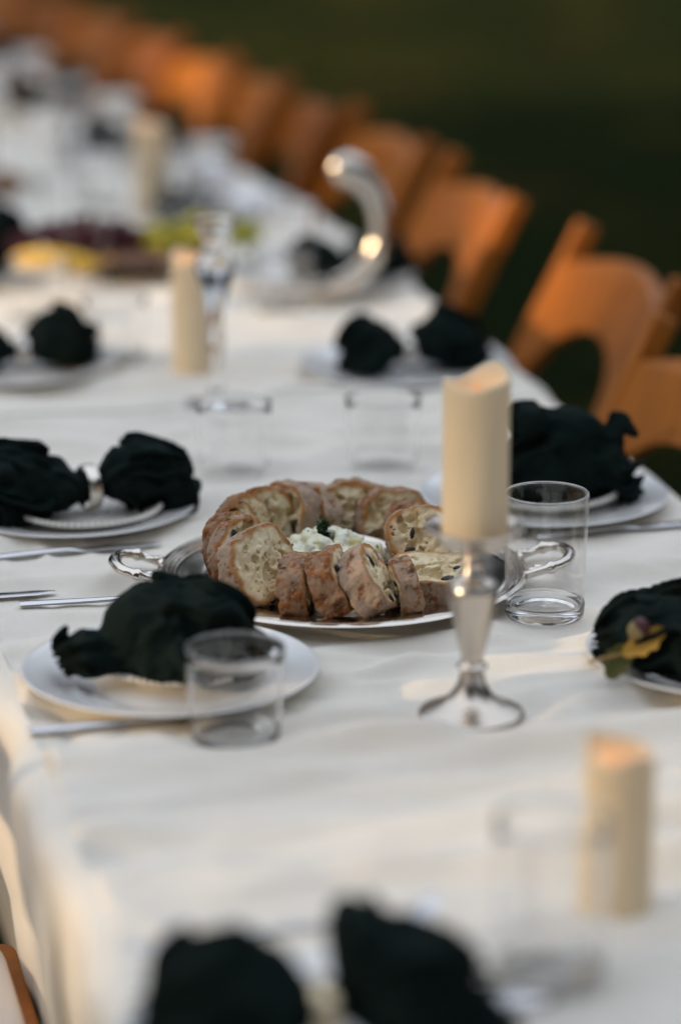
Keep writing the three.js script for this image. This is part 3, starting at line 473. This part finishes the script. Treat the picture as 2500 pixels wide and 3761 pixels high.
function sliceShape(seed, w, h, th, flour, holes) {
  const R = rng(seed * 77 + 5), pits = [], gone = [];
  const out = (x, y) => { // loaf outline: domed above, flatter below
    const a = Math.atan2(y, x), k = y < 0 ? 0.88 : 1, p = y < 0 ? 2.8 : 2.15 + 0.9 * ((seed * 0.37) % 1); const wob = 1 + 0.05 * n2(Math.cos(a) * 1.3 + seed * 3, Math.sin(a) * 1.3) ;
    const q = Math.pow(Math.pow(Math.abs(x) / w, p) + Math.pow(Math.abs(y) / (h * k), p), 1 / p); return (q / wob - 1) * Math.min(w, h) * 0.95;
  };
  for (let k = 0; k < holes; k++) { const u = R(), r = u < 0.10 ? 0.0045 + R() * 0.004 : u < 0.4 ? 0.0022 + R() * 0.0022 : 0.0010 + R() * 0.0012, a = R() * 6.28, q = Math.sqrt(R()) * 0.88, t = R() * 3.14; pits.push({ x: Math.cos(a) * q * w * 0.92, y: Math.sin(a) * q * h * 0.88, z: (R() < 0.5 ? -1 : 1) * th * (0.85 + R() * 0.2), a: r * (1.0 + R() * 0.9), b: r * (0.6 + R() * 0.4), d: r * (0.9 + R() * 0.6) + 0.0012, c: Math.cos(t), s: Math.sin(t), m: r * 2.4 + 0.002 }); }
  const f = (x, y, z) => {
    const bulge = 0.0018 * n2(x * 28 + seed, y * 28), o = out(x, y) - 0.0013 * fbm3(x * 60, y * 60 + seed, z * 60, 2) - 0.0030 * Math.pow(Math.abs(n3(x * 24, y * 24, z * 24 + seed)), 0.7) + 0.0012 - 0.0007 * n3(x * 240, y * 240, z * 200 + seed);
    let d = smax(o, Math.abs(z) - th - bulge - 0.0006 * n3(x * 210, y * 210, z * 120) - 0.0007 * n3(x * 90, y * 90, seed), 0.0022);
    if (d < 0.006 && d > -0.014 && o < -0.0005) {
      for (const p of pits) { const dx = x - p.x, dy = y - p.y; if (Math.abs(dx) > p.m || Math.abs(dy) > p.m) continue; const wx = dx + 0.0010 * n3(x * 260, y * 260, z * 200), wy = dy + 0.0010 * n3(x * 260 + 9, y * 260, z * 200); const e = (Math.hypot((wx * p.c + wy * p.s) / p.a, (wy * p.c - wx * p.s) / p.b, (z - p.z) / p.d) - 1) * Math.min(p.a, p.b, p.d); if (e < 0.002) d = smax(d, -e, 0.0004); }
      if (o < -0.003) d = smax(d, (n3(x * 150 + seed, y * 150, z * 110) - 0.74) * 0.006, 0.0004);
    }
    return d;
  };
  const g = nets(f, [-w - 0.008, -h - 0.008, -th - 0.006], [w + 0.008, h + 0.008, th + 0.006], 0.0014);
  paint(g, (x, y, z, nx, ny, nz) => {
    const o = out(x, y), edge = smooth(-0.0070, -0.0022, o + 0.0022 * n3(x * 50, y * 50, z * 50 + seed));
    const side = smooth(0.45, 0.75, Math.hypot(nx, ny)) * smooth(-0.006, -0.002, o);
    const v = fbm3(x * 45 + seed, y * 45, z * 45, 3), v2 = fbm3(x * 150, y * 150 + seed, z * 150, 2);
    let crumb = mixc([0.74, 0.60, 0.36], [0.84, 0.73, 0.51], clamp(0.5 + v + 0.4 * v2));
    crumb = mixc(crumb, [0.44, 0.175, 0.042], edge * 0.92); crumb = mixc(crumb, [0.42, 0.24, 0.10], smooth(0.1, 0.45, fbm3(x * 32 + seed, y * 32, z * 20 + 7, 2)) * 0.4);
    const v3 = fbm3(x * 170 + 3, y * 170, z * 150 + seed, 3), v4 = n3(x * 420, y * 420, z * 420 + seed); let crust = mixc([0.275, 0.108, 0.038], [0.080, 0.029, 0.012], clamp(0.5 + 1.2 * v + 0.9 * v3)); crust = mixc(crust, [0.34, 0.165, 0.065], clamp(v2 * 1.0 + 0.15 * v4));
    const fl = smooth(0.46 - flour * 0.7, 0.72 - flour * 0.5, 0.5 + fbm3(x * 38 + 9, y * 38, z * 38 + seed * 5, 3) + 0.6 * v3 + 0.2 * v4); crust = mixc(crust, [0.58, 0.47, 0.36], fl * (0.18 + flour * 0.5));
    return mixc(crumb, crust, side);
  });
  return [splitBy(g, (x, y) => out(x, y) > -0.0026), out];
}
const oliveGeo = (() => { const g = new THREE.IcosahedronGeometry(1, 3), p = g.attributes.position; for (let i = 0; i < p.count; i++) { const k = 1 + 0.12 * n3(p.getX(i) * 2, p.getY(i) * 2, p.getZ(i) * 2); p.setXYZ(i, p.getX(i) * k, p.getY(i) * k, p.getZ(i) * k); } g.computeVertexNormals(); return g; })();
function slice(a, b, yaw, lean, roll, w, h, th, flour, seed, label, base = 0.0062, olives = 3, holes = 105) {
  const [x, z] = onTray(a, b), t = thing('bread_slice', label, 'bread', [x, TOP, z], 0, 'olive bread slices on the silver tray');
  const [[crust, crumb], out] = sliceShape(seed, w, h, th, flour, holes);
  part('crumb', crumb, M.crumb, t); part('crust', crust, M.crust, t);
  const R = rng(seed * 13 + 1);
  for (let k = 0; k < olives; k++) { const q = 0.35 + 0.5 * R(), an = R() * 6.28, onFace = R() < 0.7, m = part('olive', oliveGeo, M.olive, t); const cx = Math.cos(an) * w * q, cy = Math.sin(an) * h * q * 0.9; if (onFace) { m.position.set(cx, cy, (k % 2 ? -1 : 1) * (th + 0.0002)); m.scale.set(0.0035 + R() * 0.0038, 0.0022 + R() * 0.0018, 0.0018); } else { m.position.set(Math.cos(an) * w * 0.95, Math.sin(an) * h * 0.93, (R() - 0.5) * th); m.scale.set(0.003, 0.003, 0.0032); } m.rotation.z = R() * 3; }
  t.rotation.order = 'YXZ'; t.rotation.set(lean * RAD, yaw * RAD - YAW, roll * RAD); t.updateMatrixWorld(true);
  let low = 9; const v = new THREE.Vector3(), p = crust.attributes.position; for (let i = 0; i < p.count; i += 3) { v.fromBufferAttribute(p, i).applyMatrix4(t.matrixWorld); low = Math.min(low, v.y); }
  t.position.y += TOP + base - low; return t;
}
// a, b, yaw, lean, roll, half width, half height, half thickness, flour, seed, label
const loaf = [
  [-0.054, 0.102, -46, -6, 3, 0.034, 0.037, 0.012, 0.75, 21, 'domed bread slice standing at the back left of the ring'],
  [-0.027, 0.118, -62, -8, 0, 0.038, 0.033, 0.010, 0.9, 22, 'pale floury bread slice behind the domed slice at the back'],
  [0.012, 0.118, 2, -8, -2, 0.043, 0.035, 0.018, 0.6, 23, 'olive-studded bread slice at the back centre of the ring'],
  [0.050, 0.102, 16, -10, -5, 0.036, 0.033, 0.015, 0.5, 24, 'olive-studded bread slice at the back right of the ring'],
  [0.068, 0.076, 62, -16, -4, 0.033, 0.029, 0.013, 0.2, 25, 'brown-crusted bread piece at the right of the back row'],
  [0.072, 0.050, 74, -20, 0, 0.034, 0.025, 0.014, 0.85, 26, 'small crusty bread piece behind the floury chunk'],
  [-0.080, 0.070, 46, -14, 4, 0.040, 0.038, 0.008, 0.2, 27, 'thin bread slice with large holes in the left back'],
  [-0.098, 0.044, 54, -16, 5, 0.040, 0.037, 0.008, 0.1, 28, 'thin bread slice with one dark hole, left side of the ring'],
  [-0.108, 0.014, 58, -16, 5, 0.040, 0.036, 0.008, 0.1, 29, 'bread slice behind the tilted white slice, left of the ring'],
  [-0.110, -0.016, 62, -16, 6, 0.042, 0.037, 0.009, 0.2, 30, 'outermost bread slice at the left of the ring'],
  [-0.100, -0.046, 60, -20, 6, 0.045, 0.038, 0.009, 0.4, 31, 'bread slice with a pale crust second from the left front'],
  [-0.082, -0.076, 52, -26, 7, 0.047, 0.038, 0.010, 0.75, 32, 'large holey bread slice showing its crumb at the left front'],
  [-0.044, -0.106, 82, -6, 0, 0.043, 0.029, 0.0125, 0.3, 33, 'upright bread slice with rough brown crust at the front'],
  [-0.010, -0.114, 84, -24, 0, 0.044, 0.032, 0.014, 0.25, 34, 'rounded brown bread slice leaning left at the front'],
  [0.024, -0.113, 86, -34, 0, 0.044, 0.033, 0.0145, 0.8, 35, 'floury bread slice with two olives leaning left at the front'],
  [0.060, -0.104, 100, -10, 0, 0.036, 0.027, 0.010, 0.6, 36, 'narrow wedge of bread standing right of the floury slice'],
];
for (const [a, b, yw, ln, rl, w, h, th, fl, sd, lab] of loaf) slice(a, b, yw, ln, rl, w, h, th, fl, sd, lab);
slice(0.090, -0.072, -10, -78, 0, 0.046, 0.036, 0.014, 0.6, 37, 'thick bread slice lying flat under the chunk at the right front');
slice(0.086, -0.012, -8, -22, -5, 0.043, 0.029, 0.023, 0.95, 38, 'thick floury chunk of bread propped on the flat slice', 0.020, 4);
// bowl with egg salad and parsley
{ const [bx, bz] = onTray(-0.013, 0.008), t = thing('silver_bowl', 'small silver bowl in the middle of the bread ring', 'bowl', [bx, TOP + 0.0062, bz]);
  part('bowl_body', lathe(dense([[0, 0.0005], [0.030, 0.0005], [0.032, 0.003], [0.044, 0.008], [0.058, 0.017], [0.064, 0.024], [0.0665, 0.0255], [0.066, 0.0270], [0.0625, 0.0252], [0.055, 0.018], [0.042, 0.010], [0.028, 0.006], [0, 0.005]], 5), 80), M.silver, t);
  const R = rng(44), lumps = []; for (let k = 0; k < 120; k++) { const r = Math.sqrt(R()) * 0.055, a = R() * 6.28, top = 0.021 + 0.022 * (1 - Math.pow(r / 0.058, 2)); lumps.push({ c: [Math.cos(a) * r - 0.004, top + (R() - 0.6) * 0.008, Math.sin(a) * r], r: [0.004 + R() * 0.005, 0.0035 + R() * 0.0035, 0.004 + R() * 0.005], a: R() * 3, t: R() }); }
  const core = { c: [-0.004, 0.016, 0], r: [0.055, 0.022, 0.055] };
  const f = (x, y, z) => { let d = ellip(x, y, z, core); for (const l of lumps) { if (Math.abs(x - l.c[0]) > 0.014 || Math.abs(z - l.c[2]) > 0.014) continue; d = smin(d, ellip(x, y, z, l), 0.0042); } return d - 0.0009 * n3(x * 150, y * 150, z * 150); };
  const g = nets(f, [-0.072, 0.002, -0.070], [0.066, 0.078, 0.070], 0.0016);
  paint(g, (x, y, z) => { let best = 9, tt = 0; for (const l of lumps) { const d = ellip(x, y, z, l); if (d < best) { best = d; tt = l.t; } } const c = tt > 0.92 ? [0.72, 0.58, 0.22] : tt > 0.6 ? [0.82, 0.79, 0.58] : [0.80, 0.80, 0.68]; return mixc(c, [0.74, 0.72, 0.50], clamp(0.3 + fbm3(x * 90, y * 90, z * 90, 2))); });
  const s = thing('egg_salad', 'mound of creamy white egg salad in the silver bowl', 'salad', [bx, TOP + 0.0062, bz]);
  part('salad_mound', g, M.salad, s);
  for (let k = 0; k < 14; k++) { const l = lumps[(k * 7) % lumps.length], b = part('chopped_chive', new THREE.CapsuleGeometry(0.0011, 0.0032, 2, 6), k % 3 ? M.herb : M.leafOlive, s); b.position.set(l.c[0], l.c[1] + l.r[1] * 0.9 + 0.0006, l.c[2]); b.rotation.set(R() * 3, R() * 3, R() * 3); }
  const pr = thing('parsley_sprig', 'curly green parsley sprig standing on the egg salad', 'parsley', [bx - 0.008, TOP + 0.0062 + 0.042, bz + 0.004]), leaves = [];
  part('stalk', sweep([[0, -0.006, 0], [0.001, 0.004, 0], [0, 0.012, 0.001]], () => [0.0009, 0.0009], 6, 6), M.herb, pr);
  for (let k = 0; k < 70; k++) { const q = new THREE.CircleGeometry(0.0018 + R() * 0.0022, 5); const p = q.attributes.position; for (let i = 0; i < p.count; i++) p.setZ(i, (R() - 0.5) * 0.0022); q.rotateX(R() * 6); q.rotateY(R() * 6); const a = R() * 6.28, rr = Math.sqrt(R()) * 0.0055; q.translate(Math.cos(a) * rr, 0.001 + R() * 0.018, Math.sin(a) * rr); leaves.push(q); }
  const lv = mergeGeometries(leaves); lv.computeVertexNormals(); part('leaves', lv, M.herb, pr).userData.kind = 'stuff';
}
// ------------------------------------------------------------------ fruit stand, horn, far pieces
{ const x = 0.70, z = -4.37; feet.push([x, z, 0.06]);
  const st = thing('fruit_stand', 'dark footed stand heaped with grapes and yellow fruit', 'stand', [x, TOP, z]);
  part('pedestal', lathe(dense([[0, 0], [0.034, 0], [0.040, 0.010], [0.041, 0.024], [0.036, 0.034], [0, 0.0345]], 4), 40), M.blackWare, st);
  part('platter', lathe(dense([[0, 0.034], [0.08, 0.0345], [0.103, 0.036], [0.105, 0.038], [0.103, 0.040], [0.08, 0.0395], [0, 0.039]], 4), 64), M.board, st);
  const G = new THREE.SphereGeometry(1, 16, 12), R = rng(8);
  const bunch = (name, label, cx, cz, lx, n, mat, group) => { const t = thing(name, label, 'grapes', [cx, TOP + 0.036, cz]); for (let k = 0; k < n; k++) { const u = R() * 2 - 1, a = R() * 6.28, q = Math.sqrt(R()) * (1 - 0.55 * Math.abs(u)), m = part('grape', G, mat, t); m.position.set(u * lx, 0.010 + Math.abs(Math.sin(a)) * q * 0.042, Math.cos(a) * q * 0.055); m.scale.set(0.0095, 0.0105, 0.0095); m.rotation.z = R() * 3; } part('stalk', sweep([[-lx, 0.012, 0], [0, 0.03, 0], [lx * 0.9, 0.016, 0.01]], () => [0.002, 0.002], 10, 6), M.twig, t); return t; };
  bunch('grape_bunch', 'bunch of dark red grapes on the left half of the fruit stand', x - 0.075, z - 0.01, 0.105, 85, M.redGrape);
  bunch('grape_bunch', 'bunch of green grapes on the right half of the fruit stand', x + 0.095, z + 0.005, 0.085, 80, M.greenGrape);
  const fr = lathe(dense([[0, 0], [0.018, 0.003], [0.026, 0.018], [0.022, 0.036], [0.010, 0.05], [0, 0.054]], 5), 28);
  const sq = thing('yellow_squash', 'long yellow squash lying at the left end of the fruit stand', 'fruit', [x - 0.145, TOP + 0.026, z + 0.125], -0.2);
  part('flesh', sweep([[-0.055, 0.024, 0], [-0.03, 0.026, 0.004], [0.01, 0.025, 0.002], [0.045, 0.023, -0.004], [0.07, 0.021, -0.01]], (q) => { const k = Math.pow(Math.sin(Math.PI * clamp(q * 0.96 + 0.02)), 0.5) * lerp(0.025, 0.015, q); return [k, k]; }, 30, 20), M.yellowFruit, sq);
  part('stalk', sweep([[0.066, 0.021, -0.009], [0.080, 0.023, -0.012], [0.088, 0.028, -0.013]], () => [0.004, 0.004], 8, 8), M.twig, sq);
}
{ const t = thing('silver_horn', 'curved polished silver horn-shaped centrepiece near the right table edge', 'ornament', [0.945, TOP, -4.17], -YAW);
  const pts = [[-0.085, 0.012], [-0.04, 0.008], [0.005, 0.010], [0.046, 0.030], [0.071, 0.066], [0.075, 0.104], [0.064, 0.142], [0.042, 0.170], [0.004, 0.184]].map(([a, y]) => [a, y + 0.004, 0]);
  part('horn_body', sweep(pts, (s) => { const q = [0.005, 0.008, 0.012, 0.0145, 0.0145, 0.013, 0.015, 0.022, 0.025], k = s * 8, i = Math.min(7, Math.floor(k)), r = lerp(q[i], q[i + 1], k - i); const e = 0.86 * (1 - 0.55 * smooth(0.94, 1, s)); return [r * 1.2 * e, r * 0.75 * e]; }, 60, 24, new THREE.Vector3(0, 0.01, 1)), M.silver, t);
  part('horn_foot', lathe(dense([[0, 0], [0.020, 0], [0.021, 0.002], [0.010, 0.006], [0.009, 0.012], [0, 0.013]], 4), 32), M.silver, t).position.set(0.018, 0, 0);
}
{ const [x, z] = P(0.925, -4.86);
  const t = single('white_pumpkin', (() => { const g = new THREE.SphereGeometry(0.045, 40, 24), p = g.attributes.position; for (let i = 0; i < p.count; i++) { const a = Math.atan2(p.getZ(i), p.getX(i)), k = 1 + 0.06 * Math.abs(Math.cos(a * 4)); p.setXYZ(i, p.getX(i) * k, p.getY(i) * 0.78, p.getZ(i) * k); } g.computeVertexNormals(); return g; })(), M.china, 'rounded white piece on the far plate left of the silver horn', 'ornament', [x, TOP + 0.05, z]);
  napkin(x - 0.05, z + 0.02, bow, 'dark napkin behind the rounded white piece at the far table', 0.6).scale.setScalar(0.7);
  const [lx, lz] = P(0.70, -5.05);
  const d = single('brown_loaf', (() => { const g = new THREE.SphereGeometry(1, 32, 20); g.scale(0.06, 0.026, 0.035); return paint(g, (a, b, c) => mixc([0.16, 0.08, 0.04], [0.30, 0.17, 0.10], clamp(0.5 + fbm3(a * 40, b * 40, c * 40)))); })(), M.crust, 'blurred brown loaf among the far glasses', 'bread', [0.60 + bend(-5.05), TOP + 0.024, lz]);
}
{ const post = thing('white_post', 'pale upright post beyond the far end of the table', 'post', [0.80, 0, -8.3]);
  part('shaft', new RoundedBoxGeometry(0.06, 2.2, 0.06, 2, 0.006).translate(0, 1.1, 0), M.paint, post);
  part('base_plate', new RoundedBoxGeometry(0.16, 0.03, 0.16, 2, 0.006).translate(0, 0.015, 0), M.paint, post); }

// the cloths come last so that they lie flat under everything that stands on them
{ const a = single('tablecloth', clothSheet(-1.0, -2.24, 0.0035, 0.007, 0.62, 3.1, 0, -2.24), M.linen, 'cream tablecloth of the nearest table, overlapping the one behind it', 'tablecloth');
  single('tablecloth', clothSheet(-2.16, -3.66, 0, 0.006, 0.62, 8.7), M.linen, 'cream tablecloth carrying the bread tray and candlestick', 'tablecloth');
  single('tablecloth', clothSheet(-3.56, -7.35, 0.0018, 0.011, 0.62, 5.5), M.linen, 'cream tablecloth of the far tables under grapes and glasses', 'tablecloth');
}
// ------------------------------------------------------------------ chairs
function makeChair() { // +x away from the table; the back leans that way
  const t = thing('folding_chair', 'wooden folding chair', 'chair');
  const K = 0.53, sx = (y) => (y - 0.86) * K;                  // the slanting line of the stiles
  const uvw = (g) => { const p = g.attributes.position, uv = []; for (let i = 0; i < p.count; i++) uv.push(p.getZ(i) * 1.5 + p.getX(i) * 0.9, p.getY(i) * 1.1); g.setAttribute('uv', new THREE.Float32BufferAttribute(uv, 2)); return g; };
  const bar = (a, b, w, d) => { const v = new THREE.Vector3().subVectors(new THREE.Vector3(...b), new THREE.Vector3(...a)), g = new RoundedBoxGeometry(w, v.length(), d, 2, 0.006); const uv = g.attributes.uv; g.applyQuaternion(new THREE.Quaternion().setFromUnitVectors(new THREE.Vector3(0, 1, 0), v.normalize())); g.translate((a[0] + b[0]) / 2, (a[1] + b[1]) / 2, (a[2] + b[2]) / 2); return uvw(g); };
  for (const s of [-1, 1]) part('stile', bar([sx(0) + 0.02, 0.0, s * 0.205], [0, 0.86, s * 0.205], 0.034, 0.022), M.wood, t);
  for (const s of [-1, 1]) part('rear_leg', bar([0.06, 0.0, s * 0.178], [-0.34, 0.455, s * 0.178], 0.030, 0.020), M.wood, t);
  const sh = new THREE.Shape(); sh.moveTo(-0.194, 0.0); sh.lineTo(-0.194, 0.205); sh.quadraticCurveTo(-0.10, 0.232, 0, 0.234); sh.quadraticCurveTo(0.10, 0.232, 0.194, 0.205); sh.lineTo(0.194, 0.0); sh.lineTo(0.172, 0.0); sh.bezierCurveTo(0.166, 0.105, 0.095, 0.148, 0, 0.148); sh.bezierCurveTo(-0.095, 0.148, -0.166, 0.105, -0.172, 0.0);
  const g = new THREE.ExtrudeGeometry(sh, { depth: 0.016, bevelEnabled: true, bevelThickness: 0.003, bevelSize: 0.003, bevelSegments: 2, curveSegments: 24 }); g.translate(0, 0, -0.008);
  { const p = g.attributes.position; for (let i = 0; i < p.count; i++) { const u = p.getX(i), v = p.getY(i), w = p.getZ(i); const y = 0.60 + v; p.setXYZ(i, sx(y) - 0.002 + w + 0.02 * (1 - Math.pow(u / 0.2, 2)), y, u); } g.computeVertexNormals(); }
  part('backrest', uvw(g), M.wood, t);
  const fr = new THREE.Shape(); const ro = (S, w, d, r, x0) => { S.moveTo(x0 - d + r, -w); S.lineTo(x0 + d - r, -w); S.quadraticCurveTo(x0 + d, -w, x0 + d, -w + r); S.lineTo(x0 + d, w - r); S.quadraticCurveTo(x0 + d, w, x0 + d - r, w); S.lineTo(x0 - d + r, w); S.quadraticCurveTo(x0 - d, w, x0 - d, w - r); S.lineTo(x0 - d, -w + r); S.quadraticCurveTo(x0 - d, -w, x0 - d + r, -w); };
  ro(fr, 0.192, 0.20, 0.02, -0.30); const frame = new THREE.ExtrudeGeometry(fr, { depth: 0.022, bevelEnabled: true, bevelThickness: 0.003, bevelSize: 0.003, bevelSegments: 2 }); frame.rotateX(Math.PI / 2); frame.translate(0, 0.442, 0); part('seat_frame', uvw(frame), M.wood, t);
  const pd = new THREE.Shape(); ro(pd, 0.180, 0.186, 0.07, -0.30); const pad = new THREE.ExtrudeGeometry(pd, { depth: 0.012, bevelEnabled: true, bevelThickness: 0.012, bevelSize: 0.012, bevelSegments: 5, curveSegments: 16 }); pad.scale(0.935, 0.935, 1); pad.rotateX(Math.PI / 2); pad.translate(-0.02, 0.462, 0); part('seat_pad', pad, M.pad, t);
  part('stretcher', bar([sx(0.18), 0.18, -0.2], [sx(0.18), 0.18, 0.2], 0.016, 0.03), M.wood, t); part('stretcher', bar([-0.05, 0.14, -0.175], [-0.05, 0.14, 0.175], 0.016, 0.03), M.wood, t);
  return t;
}
const chairSpots = [
  [1.22, -3.26, 0.05, 'wooden folding chair cut off by the right picture edge'],
  [1.30, -3.86, 0.0, 'wooden folding chair behind the peaked napkin, first whole one at the right'],
  [1.27, -4.49, -0.04, 'wooden folding chair behind the bow-shaped napkin, second whole one'],
  [1.29, -5.03, 0.05, 'wooden folding chair behind the silver horn, third whole one'],
  [1.27, -5.42, 0.0, 'wooden folding chair partly hidden by the silver horn, fourth whole one'],
  [1.27, -5.74, 0.04, 'wooden folding chair just nearer than the sunlit chair'],
  [1.27, -6.04, 0.1, 'sunlit bright orange folding chair far along the table'],
  [1.27, -6.42, 0.1, 'wooden folding chair just beyond the sunlit chair'],
  [1.27, -6.80, 0.16, 'wooden folding chair second beyond the sunlit chair'],
  [1.27, -7.15, 0.16, 'wooden folding chair third beyond the sunlit chair'],
  [1.26, -7.5, 0.2, 'farthest wooden folding chair at the end of the row'],
];
const chair0 = makeChair();
const woods = [[1, 1, 1], [0.80, 0.82, 0.85], [0.66, 0.64, 0.66], [0.9, 0.96, 1]].map(([a, b, c]) => { const m = M.wood.clone(); m.color.setRGB(a * 0.92, b * 0.92, c * 0.92); return m; });
chairSpots.forEach(([x, z, a, label], i) => { const c = i ? copy(chair0, label) : chair0; c.userData.label = label; c.userData.group = 'folding chairs along the table'; c.position.set(x + bend(z) * 0.92, 0, z); c.rotation.y = a; for (const p of c.children) if (p.name !== 'seat_pad') p.material = woods[[3, 1, 0, 0, 2, 1, 3, 2, 1, 2, 1][i]]; });
[[-0.20, -2.525, 'wooden folding chair with a white padded seat at the left picture edge'], [-0.17, -3.16, 'wooden folding chair left of the table beyond the padded seat']].forEach(([x, z, label]) => { const c = copy(chair0, label, [x, 0, z], Math.PI); c.userData.group = 'folding chairs along the table'; });

scene.traverse((o) => { if (o.isMesh) o.castShadow = o.receiveShadow = true; });
renderer.render(scene, camera);
